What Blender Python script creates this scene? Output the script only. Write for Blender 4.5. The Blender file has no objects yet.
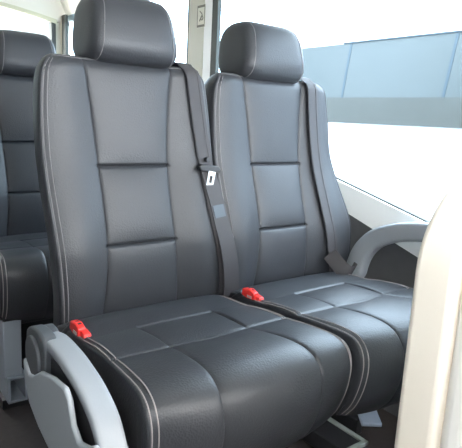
import bpy, math
from mathutils import Vector, Matrix

C = bpy.context.scene.collection
H = 0.42            # the cushions' datum above the cabin floor
PI = math.pi

# ------------------------------------------------------------------ materials
def mat(name, col, rough=0.5, spec=0.5, metal=0.0, bump=None, vary=None, coat=0.0, weave=None):
    m = bpy.data.materials.new(name); m.use_nodes = True
    nt = m.node_tree; b = nt.nodes['Principled BSDF']
    b.inputs['Base Color'].default_value = (*col, 1)
    b.inputs['Roughness'].default_value = rough
    b.inputs['Specular IOR Level'].default_value = spec
    b.inputs['Metallic'].default_value = metal
    b.inputs['Coat Weight'].default_value = coat
    tc = nt.nodes.new('ShaderNodeTexCoord')
    if vary:
        n = nt.nodes.new('ShaderNodeTexNoise'); n.inputs['Scale'].default_value = vary[0]
        n.inputs['Detail'].default_value = 4
        r = nt.nodes.new('ShaderNodeMix'); r.data_type = 'RGBA'
        r.inputs[6].default_value = (*[c * (1 - vary[1]) for c in col], 1)
        r.inputs[7].default_value = (*[min(1, c * (1 + vary[1])) for c in col], 1)
        nt.links.new(tc.outputs['Object'], n.inputs['Vector'])
        nt.links.new(n.outputs['Fac'], r.inputs[0]); nt.links.new(r.outputs[2], b.inputs['Base Color'])
    if bump:
        n2 = nt.nodes.new('ShaderNodeTexVoronoi' if bump[2] == 'v' else 'ShaderNodeTexNoise')
        n2.inputs['Scale'].default_value = bump[0]
        bp = nt.nodes.new('ShaderNodeBump'); bp.inputs['Strength'].default_value = bump[1]
        bp.inputs['Distance'].default_value = 0.001
        nt.links.new(tc.outputs['Object'], n2.inputs['Vector'])
        nt.links.new(n2.outputs[0], bp.inputs['Height']); nt.links.new(bp.outputs[0], b.inputs['Normal'])
    if weave:
        w = nt.nodes.new('ShaderNodeTexWave'); w.inputs['Scale'].default_value = weave
        w.bands_direction = 'Z'
        bp = nt.nodes.new('ShaderNodeBump'); bp.inputs['Strength'].default_value = 0.3
        bp.inputs['Distance'].default_value = 0.001
        nt.links.new(tc.outputs['Object'], w.inputs['Vector'])
        nt.links.new(w.outputs['Fac'], bp.inputs['Height']); nt.links.new(bp.outputs[0], b.inputs['Normal'])
    return m

def glass(name, tint=(0.97, 0.985, 0.98), gloss=0.008):
    m = bpy.data.materials.new(name); m.use_nodes = True
    nt = m.node_tree; nt.nodes.remove(nt.nodes['Principled BSDF'])
    o = nt.nodes['Material Output']
    t = nt.nodes.new('ShaderNodeBsdfTransparent'); t.inputs[0].default_value = (*tint, 1)
    g = nt.nodes.new('ShaderNodeBsdfGlossy'); g.inputs['Roughness'].default_value = 0.02
    x = nt.nodes.new('ShaderNodeMixShader'); x.inputs[0].default_value = gloss
    nt.links.new(t.outputs[0], x.inputs[1]); nt.links.new(g.outputs[0], x.inputs[2])
    nt.links.new(x.outputs[0], o.inputs[0])
    return m

LEATHER = mat('black_leather', (0.036, 0.0375, 0.043), 0.43, 0.43, bump=(260, 0.35, 'v'), vary=(3.0, 0.14))
THREADLIGHT = mat('light_grey_thread', (0.30, 0.27, 0.265), 0.8)
THREAD = mat('grey_thread', (0.19, 0.18, 0.185), 0.8)
BELT = mat('belt_webbing', (0.042, 0.038, 0.041), 0.6, weave=160)
BELTLABEL = mat('belt_label_cloth', (0.085, 0.105, 0.125), 0.7)
DARKPLASTIC = mat('dark_plastic', (0.03, 0.03, 0.033), 0.4)
STEEL = mat('bright_steel', (0.75, 0.75, 0.74), 0.28, metal=0.6)
RED = mat('red_plastic', (0.80, 0.035, 0.03), 0.35)
GREY = mat('pale_grey_plastic', (0.28, 0.30, 0.325), 0.45, bump=(300, 0.08, 'n'))
MIDGREY = mat('mid_grey_plastic', (0.075, 0.082, 0.092), 0.5, bump=(300, 0.08, 'n'))
PANELGREY = mat('armrest_fairing_grey', (0.36, 0.39, 0.425), 0.5, bump=(300, 0.08, 'n'))
RAIL = mat('green_grey_steel', (0.33, 0.37, 0.34), 0.5)
BRACE = mat('blue_grey_steel', (0.26, 0.30, 0.37), 0.5)
LEGGREY = mat('grey_painted_steel', (0.33, 0.37, 0.42), 0.45)
CREAM = mat('cream_vinyl', (0.85, 0.78, 0.68), 0.5, bump=(250, 0.08, 'v'))
LITVINYL = mat('lit_cream_vinyl', (0.86, 0.84, 0.80), 0.5)  # cream vinyl whitened, window light painted into its colour
HEADLINER = mat('cream_headliner', (0.82, 0.80, 0.73), 0.8, vary=(6, 0.02))
TRIMWHITE = mat('white_trim', (0.90, 0.90, 0.88), 0.45)
PILLAR = mat('pillar_trim', (0.57, 0.545, 0.45), 0.5)
LOWERWALL = mat('charcoal_wall_carpet', (0.085, 0.085, 0.09), 0.85, bump=(300, 0.3, 'n'), vary=(30, 0.12))
FLOORMAT = mat('brown_floor_carpet', (0.034, 0.026, 0.025), 0.9, bump=(220, 0.4, 'n'), vary=(60, 0.25))
RUBBER = mat('window_rubber', (0.045, 0.05, 0.042), 0.6)
OLIVE = mat('rear_window_trim', (0.62, 0.61, 0.45), 0.6)
PANE = glass('window_glass')
TINT = glass('light_cutting_glass', (.59, .675, .74), .006)  # tint added to cut and cool the light from the right
LIGHTBLOCK = glass('light_blocking_glass', (.10, .11, .11), .02)  # darkened on purpose to block light from the unseen left side
INK = mat('sticker_ink', (0.20, 0.19, 0.15), 0.7)
STICKER = mat('sticker_face', (0.72, 0.69, 0.58), 0.6)
COACHWHITE = mat('coach_white_paint', (0.86, 0.87, 0.88), 0.35)
COACHGLASS = mat('coach_sky_reflection', (0.092, 0.102, 0.100), 0.3, 0.25, vary=(1.2, 0.06))  # pale blue of the reflected sky put into the base colour
COACHDARK = mat('coach_horizon_reflection', (0.080, 0.081, 0.073), 0.4, 0.2, vary=(2.5, 0.12))  # dark horizon reflected in the glass, painted as a grey band
COACHRUBBER = mat('coach_window_gasket', (0.045, 0.065, 0.08), 0.5)
TYRE = mat('tyre_rubber', (0.02, 0.02, 0.02), 0.8)
CONCRETE = mat('pale_concrete', (0.30, 0.30, 0.29), 0.9, vary=(1.5, 0.08))
SHED = mat('pale_blue_cladding', (0.052, 0.070, 0.078), 0.6, vary=(2, 0.05))
SHEDROOF = mat('shed_roof_metal', (0.35, 0.37, 0.38), 0.6)

# ------------------------------------------------------------------ mesh tools
class MB:
    def __init__(s): s.v = []; s.f = []; s.m = []; s.mats = []
    def mi(s, m):
        if m not in s.mats: s.mats.append(m)
        return s.mats.index(m)
    def add(s, vs, fs, m):
        k = len(s.v); i = s.mi(m)
        s.v += [tuple(p) for p in vs]
        for f in fs: s.f.append(tuple(k + j for j in f)); s.m.append(i)
    def box(s, x0, x1, y0, y1, z0, z1, m):
        vs = [(x, y, z) for x in (x0, x1) for y in (y0, y1) for z in (z0, z1)]
        s.add(vs, [(0, 1, 3, 2), (4, 6, 7, 5), (0, 4, 5, 1), (2, 3, 7, 6), (0, 2, 6, 4), (1, 5, 7, 3)], m)
    def prism_x(s, pts, x0, x1, m):          # polygon in (y, z) extruded along x
        n = len(pts)
        vs = [(x0, y, z) for y, z in pts] + [(x1, y, z) for y, z in pts]
        fs = [tuple(range(n)), tuple(range(2 * n - 1, n - 1, -1))]
        fs += [(i, i + n, (i + 1) % n + n, (i + 1) % n) for i in range(n)]
        s.add(vs, fs, m)
    def prism_y(s, pts, y0, y1, m):          # polygon in (x, z) extruded along y
        n = len(pts)
        vs = [(x, y0, z) for x, z in pts] + [(x, y1, z) for x, z in pts]
        fs = [tuple(range(n)), tuple(range(2 * n - 1, n - 1, -1))]
        fs += [(i, i + n, (i + 1) % n + n, (i + 1) % n) for i in range(n)]
        s.add(vs, fs, m)
    def tube(s, pts, r, m, k=6):
        pts = [Vector(p) for p in pts]; vs = []; fs = []
        for i, p in enumerate(pts):
            t = (pts[min(i + 1, len(pts) - 1)] - pts[max(i - 1, 0)]).normalized()
            a = t.cross(Vector((0.31, 0.17, 0.93)))
            if a.length < 1e-3: a = t.cross(Vector((1, 0, 0)))
            a.normalize(); b = t.cross(a)
            for j in range(k):
                w = 2 * PI * j / k
                vs.append(p + a * (r * math.cos(w)) + b * (r * math.sin(w)))
        for i in range(len(pts) - 1):
            for j in range(k):
                fs.append((i * k + j, i * k + (j + 1) % k, (i + 1) * k + (j + 1) % k, (i + 1) * k + j))
        fs += [tuple(range(k))[::-1], tuple(range((len(pts) - 1) * k, len(pts) * k))]
        s.add(vs, fs, m)
    def ribbon(s, pts, wid, thick, m, side=(1, 0, 0)):   # strap with a rectangular section
        pts = [Vector(p) for p in pts]; vs = []; fs = []
        n = len(pts)
        for i, p in enumerate(pts):
            t = (pts[min(i + 1, n - 1)] - pts[max(i - 1, 0)]).normalized()
            sd = Vector(side); sd = (sd - t * sd.dot(t)).normalized(); nn = t.cross(sd)
            w = wid[i] if isinstance(wid, (list, tuple)) else wid
            for a, b in ((-1, -1), (1, -1), (1, 1), (-1, 1)):
                vs.append(p + sd * (a * w / 2) + nn * (b * thick / 2))
        for i in range(n - 1):
            for j in range(4):
                fs.append((i * 4 + j, i * 4 + (j + 1) % 4, i * 4 + 4 + (j + 1) % 4, i * 4 + 4 + j))
        fs += [(3, 2, 1, 0), tuple(4 * n - 4 + j for j in range(4))]
        s.add(vs, fs, m)
    def cyl_x(s, cx0, cx1, cy, cz, r, m, k=32):
        s.prism_x([(cy + r * math.cos(2 * PI * i / k), cz + r * math.sin(2 * PI * i / k)) for i in range(k)], cx0, cx1, m)
    def build(s, name, parent=None, smooth=None, bevel=0.0, seg=3, dz=H):
        me = bpy.data.meshes.new(name)
        me.from_pydata([(x, y, z + dz) for x, y, z in s.v], [], s.f)
        for m in s.mats: me.materials.append(m)
        for p, i in zip(me.polygons, s.m): p.material_index = i
        import bmesh
        bm = bmesh.new(); bm.from_mesh(me)
        bmesh.ops.recalc_face_normals(bm, faces=bm.faces)
        bm.to_mesh(me); bm.free()
        if smooth is not None:
            for p in me.polygons: p.use_smooth = True
            if smooth < 180: me.set_sharp_from_angle(angle=math.radians(smooth))
        o = bpy.data.objects.new(name, me); C.objects.link(o)
        if parent: o.parent = parent
        if bevel:
            b = o.modifiers.new('bevel', 'BEVEL'); b.width = bevel; b.segments = seg
            b.limit_method = 'ANGLE'; b.angle_limit = math.radians(35); b.harden_normals = False
            for p in me.polygons: p.use_smooth = True
            me.set_sharp_from_angle(angle=math.radians(50))
        return o

def tag(o, label=None, cat=None, group=None, kind=None):
    if label: o['label'] = label
    if cat: o['category'] = cat
    if group: o['group'] = group
    if kind: o['kind'] = kind
    return o
def empty(name, loc):
    e = bpy.data.objects.new(name, None); e.location = loc; e.empty_display_size = 0.1; C.objects.link(e); return e
def struct(name, mb, **k):
    return tag(mb.build(name, **k), kind='structure')

def curve(keys):                              # smooth 1-D interpolation through (t, value) keys
    keys = sorted(keys); n = len(keys)
    def f(t):
        if t <= keys[0][0]: return keys[0][1]
        if t >= keys[-1][0]: return keys[-1][1]
        for i in range(n - 1):
            if t <= keys[i + 1][0]: break
        t0, v0 = keys[i]; t1, v1 = keys[i + 1]; h = t1 - t0
        def sl(j):
            if j <= 0 or j >= n - 1:
                a, b = (0, 1) if j <= 0 else (n - 2, n - 1)
                return (keys[b][1] - keys[a][1]) / (keys[b][0] - keys[a][0])
            return (keys[j + 1][1] - keys[j - 1][1]) / (keys[j + 1][0] - keys[j - 1][0])
        s = (t - t0) / h
        return ((2*s**3 - 3*s*s + 1) * v0 + (s**3 - 2*s*s + s) * h * sl(i) + (3*s*s - 2*s**3) * v1 + (s**3 - s*s) * h * sl(i + 1))
    return f
def gauss(d, w): return math.exp(-(d / w) ** 2)
def spline(pts, n):                           # Catmull-Rom through 2-D/3-D points
    ax = [curve([(i, p[k]) for i, p in enumerate(pts)]) for k in range(len(pts[0]))]
    return [tuple(a(j * (len(pts) - 1) / n) for a in ax) for j in range(n + 1)]

ZONE = [0, .12, .25, .4, .55, .7, .82, .9, .95, .975, 1, 1.025, 1.05, 1.1, 1.18, 1.3, 1.42, 1.55, 1.68, 1.8, 1.88, 1.94, 1.97, 2,
        2.03, 2.08, 2.16, 2.28, 2.42, 2.56, 2.7, 2.82, 2.92, 3]
COLS = [-c for c in reversed(ZONE[1:])] + ZONE

# ------------------------------------------------------------------ backrest
ZT = 0.622                                    # top edge of the backrest
YC = curve([(-.08, .160), (.0, .143), (.06, .132), (.12, .129), (.195, .135), (.375, .187), (.5, .208), (.63, .222)])
PW = curve([(-.08, .104), (.04, .100), (.195, .090), (.375, .092), (.5, .101), (.63, .115)])
S1, S2 = .375, .195

EDGE = .009
class Back:
    def __init__(s, flare):
        s.hl = curve([(-.08, .202), (.04, .206), (.2, .215), (.4, .223), (.52, .220), (.63, .208)])
        s.hr = curve([(-.08, flare), (.04, flare), (.18, flare - .004), (.3, (flare + .232) / 2 - .006), (.4, .230), (.52, .224), (.63, .208)])
    def edge(s, z, side):
        w = s.hl(z) if side < 0 else s.hr(z)
        rc = .045; d = z - (ZT - rc)
        if d > 0: w -= (rc - math.sqrt(max(0, rc * rc - d * d))) * .8
        return w
    def pos(s, c, z):
        side = -1 if c < 0 else 1; a = abs(c)
        w = s.edge(z, side); pw = PW(z); hs = w - EDGE
        if a <= 1: x = a * pw
        elif a <= 2: x = pw + (a - 1) * (hs - pw)
        else: x = hs + (a - 2) * (w - hs)
        y = YC(z)
        # seams of the middle panel
        mid = 1 if a < .99 else gauss(x - pw, .004)
        y += mid * .0065 * (gauss(z - S1, .0034) + gauss(z - S2, .0034))
        if a <= 1:
            for lo, hi in ((-.06, S2), (S2, S1), (S1, .62)):
                if lo < z < hi:
                    q = abs(2 * (z - lo) / (hi - lo) - 1)
                    y -= .007 * (1 - q ** 4) * (1 - a ** 4)
        y += .0026 * gauss(x - pw, .0028)
        if a > 1:                              # bolster
            t = min(1, (x - pw) / (hs - pw))
            k = .011 + .009 * math.exp(-((z - .18) / .2) ** 2)
            y -= k * math.sin(PI * .80 * t) ** 1.25
        if a > 2:                              # roll into the side
            r = w - hs; d = x - hs
            y += 1.2 * (r - math.sqrt(max(0, r * r - d * d)))
        y += .002 * gauss(x - hs, .003)
        d = z - (ZT - .03)                     # roll over the top
        if d > 0: y += .03 - math.sqrt(max(0, .0009 - d * d))
        return Vector((x * side, y, z))

def grid_faces(nr, nc, off=0):
    return [(off + i * nc + j, off + i * nc + j + 1, off + (i + 1) * nc + j + 1, off + (i + 1) * nc + j) for i in range(nr - 1) for j in range(nc - 1)]

def backrest_mb(B):
    zs = set()
    z = -.06
    while z < ZT - .035: zs.add(round(z, 4)); z += .012
    for s in (S1, S2):
        zs = {q for q in zs if abs(q - s) > .014}
        for d in (-.014, -.010, -.007, -.005, -.0035, -.002, 0, .002, .0035, .005, .007, .010, .014): zs.add(round(s + d, 4))
    for i in range(13): zs.add(round(ZT - .034 + .034 * math.sin(PI / 2 * i / 12), 4))
    zs = sorted(zs); nc = len(COLS)
    mb = MB()
    V = [B.pos(c, z) for z in zs for c in COLS]
    F = grid_faces(len(zs), nc)
    # side skirt and back
    nr = len(zs)
    loop = [i * nc for i in range(nr)] + [(nr - 1) * nc + j for j in range(1, nc)] + [i * nc + nc - 1 for i in range(nr - 2, -1, -1)] + [j for j in range(nc - 2, 0, -1)]
    base = loop
    for dy, sc in ((.006, 1.0), (.02, .985), (.04, .955), (.058, .915), (.07, .86)):
        ring = []
        for k in loop:
            p = V[k]; e = max(p.z - .56, 0)
            ring.append(len(V)); 
            yb = YC(p.z) + .028 + dy
            V.append(Vector((p.x * sc, max(p.y + .002, yb - e * .25), p.z if p.z < .5 else .5 + (p.z - .5) * (1 - (1 - sc) * .6))))
        n = len(loop)
        F += [(base[i], base[(i + 1) % n], ring[(i + 1) % n], ring[i]) for i in range(n)]
        base = ring
    # back: strips between left and right of the last ring
    nl = nr
    left = base[:nl]; top = base[nl:nl + nc - 2]; right = base[nl + nc - 2: nl + nc - 2 + nr]
    for i in range(nr - 1):
        F.append((left[i], left[i + 1], right[nr - 2 - i], right[nr - 1 - i]))
    F.append(tuple([left[-1]] + top + [right[0]]))
    F.append(tuple([right[-1]] + base[nl + nc - 2 + nr:] + [left[0]]))
    mb.add(V, F, LEATHER)
    # stitching rows at the outer edges
    for side in (-1,):
        for cc in (1.925, 2.02):
            pts = []
            zz = -.04
            while zz < ZT - .004:
                p = B.pos(side * cc, zz); pts.append(p + Vector((0, -.0006, 0))); zz += .01
            mb.tube(pts, .0010, THREAD, 5)
    # stitched line over the top edge
    pts = [B.pos(c, ZT - .006) + Vector((0, -.0008, .0004)) for c in COLS if abs(c) < 2.05]
    mb.tube(pts, .0009, THREAD, 5)
    return mb

# ------------------------------------------------------------------ head rest
def head_rest_mb(hx, hz):
    a, b, c = .112, .086, .083
    cy, cz = .281, .692
    def sp(v, e): return math.copysign(abs(v) ** e, v)
    def P(u, w):      # u across (-pi/2..pi/2), w around
        e1, e2 = .34, .66
        s = abs(math.cos(u)) ** e1
        x = a * sp(math.sin(u), e1)
        y = -b * s * sp(math.cos(w), e2); z = c * s * sp(math.sin(w), e2)
        if y < 0: y *= 1 + .10 * (-z / c)      # fuller lower front
        x *= 1.08 - .20 * (z / c + 1) / 2 * 1.0
        y += .10 * z
        return Vector((x + hx, cy + y, cz + z + hz))
    mb = MB(); nu, nw = 56, 72
    V = [P(-PI / 2 + PI * i / nu, 2 * PI * j / nw) for i in range(1, nu) for j in range(nw)]
    F = [(i * nw + j, i * nw + (j + 1) % nw, (i + 1) * nw + (j + 1) % nw, (i + 1) * nw + j) for i in range(nu - 2) for j in range(nw)]
    V += [P(-PI / 2, 0), P(PI / 2, 0)]
    k = (nu - 1) * nw
    F += [(k, (j + 1) % nw, j) for j in range(nw)] + [(k + 1, (nu - 2) * nw + j, (nu - 2) * nw + (j + 1) % nw) for j in range(nw)]
    mb.add(V, F, LEATHER)
    us = math.asin(.50)
    for sd in (-1, 1):
        for du in (0,):
            ring = []
            for j in range(97):
                p = P(sd * (us + du), 2 * PI * j / 96); q = Vector((p.x, cy, cz))
                ring.append(p + (p - q).normalized() * .0004)
            mb.tube(ring, .0011, THREAD, 5)
    return mb

# ------------------------------------------------------------------ cushion
PROF_C = [(.15, .020), (.10, .048), (.05, .056), (-.03, .058), (-.10, .063), (-.163, .066), (-.22, .076), (-.28, .083), (-.325, .080), (-.355, .064), (-.372, .036),
          (-.376, 0), (-.370, -.04), (-.352, -.085), (-.325, -.120)]
PROF_S = [(.15, .020), (.10, .040), (.05, .047), (-.03, .053), (-.10, .062), (-.163, .068), (-.22, .073), (-.28, .077), (-.315, .075), (-.338, .063), (-.350, .038),
          (-.350, .005), (-.341, -.035), (-.325, -.075), (-.300, -.110)]
NP = len(PROF_C) - 1
SEAM_F, SEAM_R = 5.0, 3.0                     # cross seams at these profile stations
pcy, pcz = curve([(i, p[0]) for i, p in enumerate(PROF_C)]), curve([(i, p[1]) for i, p in enumerate(PROF_C)])
psy, psz = curve([(i, p[0]) for i, p in enumerate(PROF_S)]), curve([(i, p[1]) for i, p in enumerate(PROF_S)])
CPW = curve([(0, .098), (3, .098), (5, .094), (7, .104), (9, .112), (11, .112), (14, .112)])
CWL = curve([(0, .208), (2, .216), (5, .222), (8, .236), (10, .239), (14, .234)])
CWR = curve([(0, .200), (2, .206), (5, .212), (8, .217), (10, .218), (14, .214)])
DX, DY = [0.0], [0.0]
def cush(c, t):
    side = -1 if c < 0 else 1; a = abs(c)
    w = (CWL(t) - DX[0] * min(1, max(0, (t - 5) / 3))) if side < 0 else CWR(t); pw = CPW(t); hs = w - .007
    x = a * pw if a <= 1 else (pw + (a - 1) * (hs - pw) if a <= 2 else hs + (a - 2) * (w - hs))
    k = min(1, (x / .222) ** 3)
    def at(t): return Vector((0, pcy(t) * (1 - k) + psy(t) * k, pcz(t) * (1 - k) + psz(t) * k))
    p = at(t); tg = (at(min(NP, t + .05)) - at(max(0, t - .05))).normalized()
    n = Vector((0, tg.z, -tg.y))              # outward
    L = .062                                  # metres per station, roughly
    h = 0
    if a <= 2.02:
        # front cross seam over the whole width, rear one over the middle panel
        h -= .0028 * gauss((t - SEAM_F - .25 * (1 - min(1, a)) ) * L, .004)
        if a < 1.0: h -= .0045 * gauss((t - SEAM_R) * L, .004)
        if t > SEAM_R - .05: h -= .0020 * gauss(x - pw, .0028) * min(1, (t - SEAM_R + .05) * 6)
        if t > SEAM_F:                        # puffed front pads
            f = min(1, (t - SEAM_F) / 1.2) * min(1, (NP - t) / 2)
            if a <= 1: h += .005 * (1 - a ** 4) * f
            else:
                q = (x - pw) / (hs - pw); h += .0035 * (max(0, math.sin(PI * min(1, q)))) ** .7 * f
        elif t > SEAM_R:
            q = abs(2 * (t - SEAM_R) / (SEAM_F - SEAM_R) - 1)
            if a <= 1: h += .004 * (1 - q ** 3) * (1 - a ** 4)
            else: h += .003 * (1 - q ** 3)
    if a > 2:
        r = w - hs; d = x - hs; h -= 1.0 * (r - math.sqrt(max(0, r * r - d * d)))
    h -= .002 * gauss(x - hs, .003)
    p = p + n * h; p.x = x * side
    p.y -= DY[0] * min(1, max(0, (t - 4) / 4))
    return p
def cushion_mb():
    ts = set()
    t = 0
    while t <= NP: ts.add(round(t, 3)); t += .1
    for s in (SEAM_R, SEAM_F, SEAM_F + .25):
        for d in (-.12, -.08, -.05, -.025, 0, .025, .05, .08, .12): ts.add(round(s + d, 3))
    ts = sorted(ts); nr = len(ts); nc = len(COLS)
    mb = MB()
    V = [cush(c, t) for t in ts for c in COLS]
    F = grid_faces(nr, nc)
    # side walls
    for j, sd in ((0, -1), (nc - 1, 1)):
        prev = [i * nc + j for i in range(nr)]
        for s in (.12, .3, .6, 1.0):
            ring = []
            for i in range(nr):
                p = V[i * nc + j]; ring.append(len(V))
                yb = max(p.y, -.305)
                V.append(Vector((p.x + sd * .006 * math.sin(PI * s) - sd * .012 * s, p.y + (yb - p.y) * s, p.z + (-.115 - p.z) * s)))
            F += [(prev[i], prev[i + 1], ring[i + 1], ring[i]) for i in range(nr - 1)]
            prev = ring
        if sd < 0: lb = prev
        else: rb = prev
    F += [(lb[i], lb[i + 1], rb[i + 1], rb[i]) for i in range(nr - 1)]
    mb.add(V, F, LEATHER)
    for sd in (-1, 1):
        for cc in (1.92, 2.02):
            pts = []
            t = 1.6
            while t < NP - .1:
                pts.append(cush(sd * cc, t) + Vector((sd * .0004, 0, .0006))); t += .1
            mb.tube(pts, .0012, THREADLIGHT, 5)
    return mb

# ------------------------------------------------------------------ seat fittings
def belt(B, path, root, latch):
    """path: (x, z) down the front of the bolster; the strap rises from behind the shoulder."""
    x0 = path[0][0]
    pts = [(x0 + .004, .318, .52), (x0 + .003, .312, .60), (x0 + .002, .296, .628), (x0 + .001, .268, .636), (x0, .243, .632)]
    def on(x, z):
        w = B.edge(z, 1) - .02; best = None
        xx = min(x, w)
        pw = PW(z); hs = B.edge(z, 1) - EDGE
        return B.pos(1 + max(0, min(1, (xx - pw) / (hs - pw))), z).y - .008
    dn = spline(path, 40)
    pts += [(x, min(on(x, z), .236), z) for x, z in dn]
    mb = MB()
    wid = [.042] * len(pts)
    mb.ribbon(pts, wid, .0022, BELT)
    for e in (-.0155, .0155):                 # raised selvedges
        mb.ribbon([(p[0] + e, p[1] - .0014, p[2]) for p in pts[4:]], .007, .0014, BELT)
    if latch:
        iz = min(range(len(pts)), key=lambda i: abs(pts[i][2] - latch) + (i < 5) * 9)
        low = [(p[0] + .008 * min(1, k / 6), p[1] - .0045 - .010 * max(0, min(1, (.22 - p[2]) / .1)), p[2]) for k, p in enumerate(pts[iz:])]
        mb.ribbon(low, [.043 + .006 * min(1, k / 20) for k in range(len(low))], .0022, BELT)     # the lap length lies over the shoulder length
    st = mb.build('seat_belt', root, smooth=40)
    if not latch:
        x1, z1 = path[-1]
        k = MB(); k.ribbon(spline([(x1 - .055, .085, z1 + .065), (x1 - .035, .050, z1 + .025), (x1 - .008, .040, z1 + .008), (x1 + .022, .052, z1 + .010), (x1 + .040, .075, z1 + .008)], 24), .046, .004, BELT, side=(.35, -.3, 1))
        k.build('lap_strap', st, smooth=40)
    if latch:
        p = Vector(pts[iz]); lx = p.x; 
        t = (Vector(pts[iz + 3]) - Vector(pts[iz - 3])).normalized()
        q = MB()
        R = Matrix.Rotation(0, 4, 'Y')
        def ob(x0, x1, y0, y1, z0, z1, m, bev):
            k = MB(); k.box(x0, x1, y0, y1, z0, z1, m); return k
        a = MB(); a.prism_y([(lx - .034, p.z + .010), (lx - .028, p.z + .017), (lx + .026, p.z + .011), (lx + .034, p.z + .004), (lx + .030, p.z - .006), (lx - .028, p.z - .001)], p.y - .016, p.y - .001, DARKPLASTIC)
        a.build('latch_grip', st, bevel=.003)
        b = MB(); y0, y1 = p.y - .0165, p.y - .0140
        zz = p.z - .002; X = lx + .006
        b.box(X - .013, X - .006, y0, y1, zz - .040, zz, STEEL); b.box(X + .006, X + .013, y0, y1, zz - .040, zz, STEEL)
        b.box(X - .006, X + .006, y0, y1, zz - .012, zz, STEEL); b.box(X - .006, X + .006, y0, y1, zz - .040, zz - .031, STEEL)
        ca, sa = math.cos(.30), math.sin(.30)
        b.v = [(X + (x - X) * .85 * ca - (z - zz) * sa * -1 * -1 * -1 * .6, y, zz + (z - zz) * ca - (x - X) * .85 * sa * .6) for x, y, z in b.v]
        b.build('latch_tongue', st)
        l = MB(); j = min(range(len(low)), key=lambda i: abs(low[i][2] - (latch - .09)))
        seg = [(q_[0], q_[1] - .0016, q_[2]) for q_ in low if latch - .128 < q_[2] < latch - .070]
        l.ribbon(seg, .034, .0012, BELTLABEL); l.build('belt_label', st)
        w = MB(); w.cyl_x(-.006, .006, 0, 0, .006, DARKPLASTIC, 12)
        o = w.build('belt_stop_button', st, dz=0); o.location = (lx - .004, p.y - .004, p.z + .028 + H); o.rotation_euler = (0, 0, PI / 2)
    return st

def buckle(root):
    x = -.206
    def sh(mb):
        mb.v = [(x + (p[0] - x) * .72 + .001, .014 + (p[1] - .014) * .80, .0555 + (p[2] - .057) * .80) for p in mb.v]; return mb
    st = MB(); st.tube(spline([(x - .004, .12, -.02), (x - .003, .09, .02), (x, .05, .052)], 10), .010, DARKPLASTIC, 10)
    s = st.build('buckle_stalk', root, smooth=60)
    a = MB(); a.prism_x([(.058, .052), (.054, .074), (.020, .080), (-.004, .072), (-.006, .050), (.030, .046)], x - .014, x + .010, RED)
    h = sh(a).build('buckle_housing', root, bevel=.003)
    b = MB(); b.prism_x([(.004, .066), (-.024, .062), (-.028, .052), (-.020, .034), (.006, .036)], x - .006, x + .017, RED)
    sh(b).build('release_button', h, bevel=.0025)
    c = MB(); c.box(x - .0155, x - .0135, .004, .026, .052, .060, STEEL); sh(c).build('buckle_slot', h)
    e = MB(); e.prism_x([(.010, .079), (.034, .0785), (.034, .0775), (.010, .0775)], x - .006, x + .003, DARKPLASTIC); sh(e).build('buckle_mark', h)

def arm_mb(path, x0, x1, thick, m):
    """armrest bar: (y, z) top line swept, with a rounded section"""
    pts = spline(path, 36); mb = MB(); V = []; F = []
    w2 = (x1 - x0) / 2; xc = (x0 + x1) / 2; K = 20
    for i, (y, z) in enumerate(pts):
        a = pts[max(0, i - 1)]; b = pts[min(len(pts) - 1, i + 1)]
        ty, tz = b[0] - a[0], b[1] - a[1]; l = math.hypot(ty, tz); ty /= l; tz /= l
        ny, nz = (tz, -ty) if -ty > 0 else (-tz, ty)       # up-ish normal
        s = i / (len(pts) - 1); e = 1.0
        if s > .9: e = math.sqrt(max(.05, 1 - ((s - .9) / .1) ** 2))
        if s < .04: e = .85 + .15 * s / .04
        th = thick(s) * e
        for k in range(K):
            w = 2 * PI * k / K
            cx = math.copysign(abs(math.cos(w)) ** .42, math.cos(w)); cz = math.copysign(abs(math.sin(w)) ** .42, math.sin(w))
            dn = -th / 2 + cz * th / 2
            V.append((xc + cx * w2 * (1 if s < .9 else .6 + .4 * e), y + ny * dn, z + nz * dn))
    n = len(pts)
    F = [(i * K + k, i * K + (k + 1) % K, (i + 1) * K + (k + 1) % K, (i + 1) * K + k) for i in range(n - 1) for k in range(K)]
    F += [tuple(range(K)), tuple(range((n - 1) * K, n * K))[::-1]]
    mb.add(V, F, m)
    return mb

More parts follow.
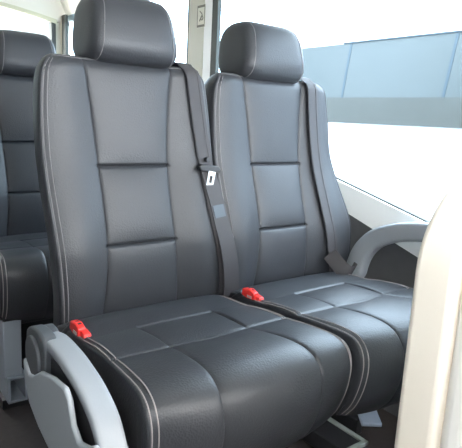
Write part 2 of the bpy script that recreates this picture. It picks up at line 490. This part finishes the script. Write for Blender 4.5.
def aisle_armrest(root):
    path = [(-.030, .086), (-.08, .096), (-.15, .095), (-.20, .088), (-.25, .076), (-.302, .051), (-.332, .015), (-.352, -.03), (-.37, -.085)]
    arm = arm_mb(path, -.307, -.263, lambda s: .021 - .002 * s, GREY).build('armrest', root, smooth=70)
    p = MB()
    prof = [(.012, .084), (.018, .05), (.012, .012), (-.010, -.008), (-.045, -.012), (-.080, .004), (-.094, .040), (-.096, .075), (-.090, .096), (-.070, .103), (-.045, .103), (-.01, .096)]
    prof = spline(prof + prof[:1], 60)[:-1]
    p.prism_x(prof, -.312, -.286, MIDGREY)
    h = p.build('armrest_pivot_housing', arm, bevel=.006)
    q = MB(); q.prism_x([(.014, .080), (.014, .02), (-.05, .02), (-.05, .080), (-.03, .092), (-.005, .092)], -.290, -.264, MIDGREY); q.build('pivot_block', h, bevel=.006)
    d = MB(); d.cyl_x(-.318, -.308, -.036, .046, .040, MIDGREY); d.build('pivot_disc', h, bevel=.003)
    f = MB()
    poly = [(-.002, .032), (-.006, .010), (-.015, -.015), (-.034, -.046), (-.089, -.068), (-.149, -.080), (-.25, -.110), (-.40, -.150), (-.41, -.05), (-.39, .010), (-.345, .040), (-.32, .024),
            (-.285, .012), (-.262, .026), (-.247, .060), (-.228, .074), (-.17, .066), (-.105, .048), (-.06, .020), (-.034, .012)]
    f.prism_x(poly, -.324, -.314, PANELGREY)
    fo = f.build('armrest_side_cover', root, bevel=.004)
    g = MB(); g.prism_x([(.0, .01), (-.02, -.04), (-.15, -.07), (-.40, -.14), (-.40, -.05), (-.30, .0), (-.2, .05), (-.1, .04)], -.300, -.285, DARKPLASTIC); g.build('cover_inner_wall', fo, bevel=.004)
    r = MB(); r.prism_x([(-.06, .06), (-.11, .066), (-.20, .066), (-.27, .040), (-.33, .010), (-.36, -.03), (-.34, -.05), (-.20, -.03), (-.10, .01)], -.3005, -.262, DARKPLASTIC)
    r.build('cover_recess', fo)

def window_armrest(root):
    path = [(.125, .02), (.112, .08), (.085, .135), (.038, .182), (-.03, .214), (-.10, .233), (-.17, .241), (-.25, .238), (-.31, .22)]
    x0 = .262
    arm_mb(path, x0, x0 + .050, lambda s: .064 - .012 * s, GREY).build('armrest', root, smooth=70)
    b = MB(); b.prism_x([(.17, .09), (.17, -.06), (.09, -.08), (.10, .05)], x0 + .004, x0 + .044, MIDGREY)
    b.build('armrest_bracket', root, bevel=.006)

def leg_part(root, x0, x1, yf, upright):
    l = MB()
    l.prism_x([(upright - .01, -.112), (upright + .075, -.112), (upright + .10, -.305), (upright, -.305)], x0 - .008, x1 - .012, LEGGREY)
    lg = l.build('leg', root, bevel=.004)
    f = MB(); y0, y1, z0, z1, w = yf, .12, -.388, -.305, .007
    f.box(x0, x1, y0, y1, z1 - w, z1, LEGGREY); f.box(x0, x1, y0, y1, z0, z0 + w, LEGGREY)
    f.box(x0, x0 + w, y0, y1, z0, z1, LEGGREY); f.box(x1 - w, x1, y0, y1, z0, z1, LEGGREY)
    f.build('foot_tube', lg)
    q = MB(); q.box(x0 - .01, x1 + .01, yf + .03, .12, -.419, -.388, DARKPLASTIC); q.build('floor_rail', lg)
    k = MB(); k.box(-.150, .20, .06, .085, -.418, -.115, DARKPLASTIC); k.build('shade_panel', root)  # dark sheet added for the shade that fills the space underneath
    r = MB(); r.box(x0 + .008, x0 + .050, .02, .10, -.305, -.10, LEGGREY); r.build('leg', root, bevel=.004)
    m = MB(); m.box(-.20, .20, -.26, .10, -.150, -.112, DARKPLASTIC); m.build('seat_frame', root, bevel=.006)

def window_leg(root):
    f = MB(); f.box(.0, .089, -.160, .12, -.415, -.366, DARKPLASTIC)  # tube and leg coloured dark for the shade under this seat
    ft = f.build('foot_tube', root, bevel=.004)
    e = MB(); e.box(.075, .090, -.172, .03, -.372, -.360, RAIL); e.box(.0, .090, -.172, -.158, -.372, -.360, RAIL); e.build('rail_edge', ft, bevel=.002)
    r = MB(); r.box(.02, .09, .02, .10, -.37, -.10, DARKPLASTIC); r.build('leg', root, bevel=.004)
    b = MB(); b.prism_y([(.0, 0), (.060, 0), (.060, .012), (.0, .012)], 0, .115, BRACE)
    ca, sa = math.cos(-.62), math.sin(-.62)
    b.v = [(.132 + x * ca - y * sa, -.112 + x * sa + y * ca, -.362 + z + .35 * max(0, y - .07)) for x, y, z in b.v]
    b.build('leg_brace', root, bevel=.003)
    m = MB(); m.box(-.20, .20, -.26, .10, -.150, -.112, DARKPLASTIC); m.build('seat_frame', root, bevel=.006)
    w = MB(); w.box(.15, .30, .03, .10, -.418, -.36, DARKPLASTIC); w.box(.15, .18, -.08, .10, -.418, -.365, DARKPLASTIC); w.build('wall_side_foot', root, bevel=.004)

def make_seat(name, flare, path, latch, arm, leg, dx=0, dy=0, hx=.009):
    root = empty(name, (0, 0, 0)); DX[0] = dx; DY[0] = dy
    B = Back(flare)
    backrest_mb(B).build('backrest', root, smooth=60)
    head_rest_mb(.005 + hx, -.3 * abs(min(0, hx))).build('head_rest', root, smooth=180)
    m = MB()
    for x in (-.055, .055):
        m = MB(); m.tube([(x, .262, .585), (x, .268, .66)], .006, STEEL, 10); m.build('head_rest_post', root, smooth=60)
    cushion_mb().build('seat_cushion', root, smooth=60)
    belt(B, path, root, latch)
    buckle(root)
    arm(root)
    leg(root)
    return root
def dup(root, loc):
    r = root.copy(); C.objects.link(r); r.location = loc
    def rec(src, dst):
        for ch in list(src.children):
            if ch == dst: continue
            c = ch.copy(); C.objects.link(c); c.parent = dst; rec(ch, c)
    rec(root, r); return r

P1 = [(.164, .625), (.175, .54), (.187, .44), (.198, .35), (.208, .25), (.226, .14), (.242, .03)]
P2 = [(.140, .625), (.143, .54), (.146, .44), (.150, .36), (.160, .24), (.180, .13), (.205, .045)]
PITCH = .457
g = 'black leather passenger seats'
seat = make_seat('passenger_seat', .238, P1, .358, aisle_armrest, lambda r: leg_part(r, -.215, -.158, -.29, -.28))
tag(seat, 'large black leather seat nearest the camera with grey armrest at its left side', 'seat', g)
wseat = make_seat('passenger_seat', .290, P2, None, window_armrest, window_leg, .013, .012, -.010)
wseat.location = (PITCH, 0, 0)
tag(wseat, 'black leather seat beside the side window with sloping sill', 'seat', g)
rear = dup(seat, (0, .87, 0))
tag(rear, 'black leather seat one row behind, partly hidden at the left edge', 'seat', g)

# ------------------------------------------------------------------ cream seat in front
fs = empty('front_seat', (.32, -.60, 0))
tag(fs, 'cream seat back with rounded top corner in the right foreground', 'seat')
def outline(x0, x1, z0, z1, r, n=12):
    pts = [(x0, z0)]
    for i in range(n + 1):
        a = PI - PI / 2 * i / n; pts.append((x0 + r + r * math.cos(a), z1 - r + r * math.sin(a)))
    for i in range(n + 1):
        a = PI / 2 - PI / 2 * i / n; pts.append((x1 - r + r * math.cos(a), z1 - r + r * math.sin(a)))
    pts.append((x1, z0)); return pts
def local(mb):
    mb.v = [(x - .32, y + .60, z) for x, y, z in mb.v]; return mb
m = MB(); m.prism_y(outline(.10, .54, -.16, .440, .15), -.606, -.536, CREAM); local(m).build('back_shell', fs, bevel=.012, seg=4)
m = MB(); m.prism_y(outline(.108, .532, -.12, .431, .145), -.655, -.604, LITVINYL); local(m).build('backrest_pad', fs, bevel=.02, seg=4)
m = MB(); m.box(.10, .54, -1.0, -.60, -.20, -.08, LITVINYL); local(m).build('seat_cushion', fs, bevel=.03, seg=4)
m = MB(); m.box(.20, .44, -.92, -.64, -.42, -.20, MIDGREY); local(m).build('pedestal', fs, bevel=.01)

# ------------------------------------------------------------------ cabin
XR, XL, YF, YB, ZC = .80, -1.05, -2.3, 3.0, 1.53
m = MB(); m.box(XL - .1, XR + .1, YF - .1, YB + .1, -.48, -.42, FLOORMAT); struct('floor', m)
m = MB()                                       # roof lining with coved sides
cv = [(XL - .06, 1.13), (XL + .02, 1.30), (XL + .18, 1.46), (XL + .5, ZC), (XR - .5, ZC), (XR - .18, 1.46), (XR - .02, 1.30), (XR + .06, 1.13)]
m.prism_y(cv + [(XR + .12, 1.13), (XR + .1, 1.62), (XL - .1, 1.62), (XL - .12, 1.13)], YF, YB, HEADLINER)
struct('ceiling', m, smooth=40)

def sill(y): return min(.375, .309 + .236 * (y - .254))     # the sill steps down towards the front
def sill_lo(y): return min(.285, .214 + .30 * (y - .23))
ys = [YF, -1.2, -.6, -.2, .1, .254, .4, .47, .55, .8, 1.0, YB]
SL = lambda y: max(sill(y), .0); SLO = lambda y: max(sill_lo(y), -.10)
m = MB(); pts = [(y, SLO(y)) for y in ys]
m.prism_x([(YF, -.42)] + pts + [(YB, -.42)], XR + .012, XR + .075, LOWERWALL); struct('wall_right', m)
m = MB()
for a, b in zip(ys[:-1], ys[1:]):
    m.prism_x([(a, SLO(a)), (a, SL(a)), (b, SL(b)), (b, SLO(b))], XR, XR + .07, TRIMWHITE)
struct('trim_1', m)
m = MB()
for a, b in zip(ys[:-1], ys[1:]):
    m.prism_x([(a, SL(a) - .002), (a, SL(a) + .004), (b, SL(b) + .004), (b, SL(b) - .002)], XR + .010, XR + .024, RUBBER)
struct('trim_2', m)
# pillars of the right side; the unseen front one is widened to block light
for i, (a, b) in enumerate(((1.125, 1.255), (2.985, 3.0), (-.72, -.38))):
    m = MB(); m.prism_x([(a, SL(a) - .01), (a, 1.16), (b, 1.16), (b, SL(b) - .01)], XR, XR + .025, PILLAR)
    struct('trim_%d' % (3 + i), m, bevel=.005)
for i, (a, b) in enumerate(((1.022, 1.066), (2.91, 2.985), (1.253, 1.27))):
    m = MB(); m.box(XR + .004, XR + .022, a, b, SL(a), 1.16, RUBBER); struct('trim_%d' % (6 + i), m)
for i, (a, b) in enumerate(((-1.15, 1.03), (1.27, 2.91))):
    m = MB(); yy = [a] + [y for y in ys if a < y < b] + [b]
    m.prism_x([(y, SL(y)) for y in yy] + [(b, 1.15), (a, 1.15)], XR + .016, XR + .019, TINT)
    struct('window_%d' % (1 + i), m)

m = MB(); m.box(XR + .002, XR + .022, 1.064, 1.127, .36, 1.16, TRIMWHITE); struct('trim_11', m, bevel=.005)
# rear wall with its window
rt = lambda x: 1.205 - .115 * (x + .125) ** 2 if x > -.125 else 1.205 - .115 * (x + .125) ** 2
xs = [-.95 + 1.72 * i / 12 for i in range(13)]
m = MB(); m.box(XL, XR + .07, YB, YB + .06, -.42, .42, LOWERWALL)
m.prism_y([(x, rt(x)) for x in xs] + [(XR + .07, 1.1), (XR + .07, 1.6), (XL, 1.6), (XL, 1.1)], YB, YB + .06, HEADLINER)
m.box(.762, XR + .07, YB, YB + .06, .42, 1.12, PILLAR); m.box(XL, -.95, YB, YB + .06, .42, 1.12, PILLAR)
struct('wall_rear', m)
m = MB(); m.prism_y([(x, rt(x) - .014) for x in xs] + [(x, rt(x) + .014) for x in reversed(xs)], YB - .02, YB + .002, OLIVE); struct('trim_9', m)
m = MB(); m.box(.735, .765, YB - .005, YB + .05, .42, 1.12, RUBBER); struct('trim_10', m)
m = MB(); m.prism_y([(-.95, .42), (.735, .42)] + [(x, rt(x)) for x in reversed(xs)], YB + .03, YB + .034, PANE); struct('window_3', m)

# left side: lower wall, posts, dark panes added to block light, clear front pane to admit it
m = MB(); m.box(XL - .06, XL, YF, YB, -.42, .33, LOWERWALL)
for a, b in ((YF, -2.0), (-1.15, .25), (1.15, 1.30), (2.88, 3.0)): m.box(XL - .06, XL, a, b, -.42, 1.16, LOWERWALL)
struct('wall_left', m)
for i, (a, b) in enumerate(((.25, 1.15), (1.30, 2.88), (-2.0, -1.15))):
    m = MB(); m.box(XL - .04, XL - .036, a, b, .33, 1.15, PANE if b < 0 else LIGHTBLOCK); struct('window_%d' % (4 + i), m)
m = MB(); m.box(XL, XR, YF - .06, YF, -.42, .60, LOWERWALL); m.box(XL, -.60, YF - .06, YF, .60, 1.40, LOWERWALL); m.box(XL, XR, YF - .06, YF, 1.40, 1.6, HEADLINER); struct('wall_front', m)  # unseen front, its opening narrowed and raised to shape the light
m = MB(); m.box(-.60, XR, YF - .04, YF - .036, .60, 1.40, PANE); struct('window_7', m)

m = MB(); m.box(XL, XR, -1.62, -1.58, -.42, .60, LOWERWALL); struct('wall_light_block', m)   # unseen low wall, added to keep front light off the cushions

# emblem sticker on the pillar between the side windows
stk_s = .72
stk = empty('pillar_sticker', (XR - .001, 1.145, .945 + H))
tag(stk, 'small square sticker with dark border on the pillar behind the window seat', 'sticker')
def sbox(y0, y1, z0, z1, mt, dx=0): 
    k = MB(); k.box(-.0012 - dx, .0004 - dx, y0, y1, z0, z1, mt); return k
sbox(-.044, .044, -.066, .066, STICKER).build('sticker_face', stk, dz=0)
k = MB()
for (a, b, c, d) in ((-.042, .042, .050, .064), (-.042, .042, -.064, -.050), (-.042, -.037, -.05, .05), (.037, .042, -.05, .05)):
    k.box(-.0020, -.0010, a, b, c, d, INK)
k.build('sticker_border', stk, dz=0)
k = MB()
k.tube([(-.002, .016 * math.sin(t * .26 + 2.2) * (1 - t / 60), .030 - t * .0026) for t in range(24)], .0026, INK, 6)
k.tube([(-.002, -.012 + .012 * math.cos(t * .5), -.012 + .012 * math.sin(t * .5)) for t in range(13)], .0024, INK, 6)
k.build('sticker_emblem', stk, dz=0)
stk.scale = (1, .74, .74)

# ------------------------------------------------------------------ outside
GZ = -.60
m = MB(); m.box(-40, 40, -40, 60, GZ - .42 - .2, GZ - .42, CONCRETE); struct('ground', m)
cx = 3.2
coach = empty('coach', (cx + 1.0, .5, GZ))
tag(coach, 'white coach with sky-reflecting blue window band parked outside the side window', 'coach')
def cl(mb): mb.v = [(x - cx - 1.0, y - .5, z - GZ) for x, y, z in mb.v]; return mb
Y0, Y1 = -5.0, 4.0
z0 = GZ - .42
m = MB(); m.prism_y([(cx, -.70), (cx, 1.22), (cx + .03, 1.26), (cx + .12, 1.30), (cx + .5, 1.34), (cx + 1.6, 1.34), (cx + 2.0, 1.26), (cx + 2.0, -.70)], Y0, Y1, COACHWHITE)
cl(m).build('body', coach, smooth=30)
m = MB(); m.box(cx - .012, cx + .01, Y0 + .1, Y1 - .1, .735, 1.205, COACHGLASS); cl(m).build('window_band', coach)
m = MB(); m.box(cx - .016, cx + .01, Y0 + .1, Y1 - .1, .51, .735, COACHDARK); cl(m).build('reflection_band', coach)
for y in (2.42, 1.40, .35, -.8, -2.0, -3.2):
    m = MB(); m.prism_x([(y - .012, .735), (y + .012, .735), (y + .012 - .06, 1.205), (y - .012 - .06, 1.205)], cx - .015, cx, COACHRUBBER); cl(m).build('window_gasket', coach)
m = MB(); m.box(cx - .022, cx + .02, Y0 + .05, 2.45, 1.205, 1.216, COACHRUBBER); cl(m).build('roof_gutter', coach)
for y in (-3.6, 2.9):
    m = MB(); m.cyl_x(cx - .01, cx + .22, y, z0 + .40, .40, TYRE, 40); w = cl(m).build('wheel', coach, bevel=.02)
    k = MB(); k.cyl_x(cx - .025, cx, y, z0 + .40, .22, STEEL, 32); cl(k).build('wheel_hub', w, bevel=.01)

shed = empty('shed', (-1.2, 12, GZ))
tag(shed, 'pale blue corrugated building seen through the rear window', 'building')
m = MB(); V = []; n = 200
pts = []
for i in range(n + 1):
    x = -5.0 + 10.0 * i / n; pts.append((x, .015 * (1 if (i // 2) % 2 else 0)))
vs = [(x, y, z) for z in (-.42, 4.2) for x, y in pts]
fs2 = [(i, i + 1, n + 1 + i + 1, n + 1 + i) for i in range(n)]
m.add(vs, fs2, SHED); m.box(-5, 5, .07, 6, -.42, 4.2, SHED); m.build('cladding', shed)
m = MB(); m.prism_y([(-5.2, 4.2), (0, 5.0), (5.2, 4.2), (5.2, 4.3), (0, 5.1), (-5.2, 4.3)], -.2, 6.2, SHEDROOF); m.build('roof', shed)

# ------------------------------------------------------------------ light, camera
w = bpy.data.worlds.new('overcast_sky'); bpy.context.scene.world = w; w.use_nodes = True
nt = w.node_tree; bg = nt.nodes['Background']
tc = nt.nodes.new('ShaderNodeTexCoord'); sx = nt.nodes.new('ShaderNodeSeparateXYZ'); rp = nt.nodes.new('ShaderNodeValToRGB')
rp.color_ramp.elements[0].position = .45; rp.color_ramp.elements[0].color = (.88, .93, 1.0, 1)
rp.color_ramp.elements[1].position = .75; rp.color_ramp.elements[1].color = (1.0, .985, .985, 1)
mp = nt.nodes.new('ShaderNodeMapRange'); mp.inputs[1].default_value = -1; mp.inputs[2].default_value = 1
nt.links.new(tc.outputs['Generated'], sx.inputs[0]); nt.links.new(sx.outputs[2], mp.inputs[0])
nt.links.new(mp.outputs[0], rp.inputs[0]); nt.links.new(rp.outputs[0], bg.inputs[0])
bg.inputs[1].default_value = 24.5

cam = bpy.data.cameras.new('camera'); co = bpy.data.objects.new('camera', cam); C.objects.link(co)
cam.sensor_fit = 'HORIZONTAL'; cam.sensor_width = 36; cam.lens = 36 * 529.66 / 462
cam.clip_start = .02
yaw, pit, rol = math.radians(37.1075), math.radians(-11.291), math.radians(2.876)
fw = Vector((math.sin(yaw) * math.cos(pit), math.cos(yaw) * math.cos(pit), math.sin(pit)))
r = Vector((math.cos(yaw), -math.sin(yaw), 0)); u = r.cross(fw)
r2 = r * math.cos(rol) + u * math.sin(rol); u2 = -r * math.sin(rol) + u * math.cos(rol)
M = Matrix((r2, u2, -fw)).transposed().to_4x4(); M.translation = Vector((-.58335, -.98278, .50011 + H))
co.matrix_world = M
sc = bpy.context.scene; sc.camera = co
sc.view_settings.view_transform = 'Standard'; sc.view_settings.look = 'None'
sc.view_settings.exposure = 0.0; sc.view_settings.gamma = 1; sc.view_settings.use_curve_mapping = False
sc.cycles.use_denoising = True
sc.cycles.max_bounces = 10; sc.cycles.diffuse_bounces = 6; sc.cycles.transparent_max_bounces = 12
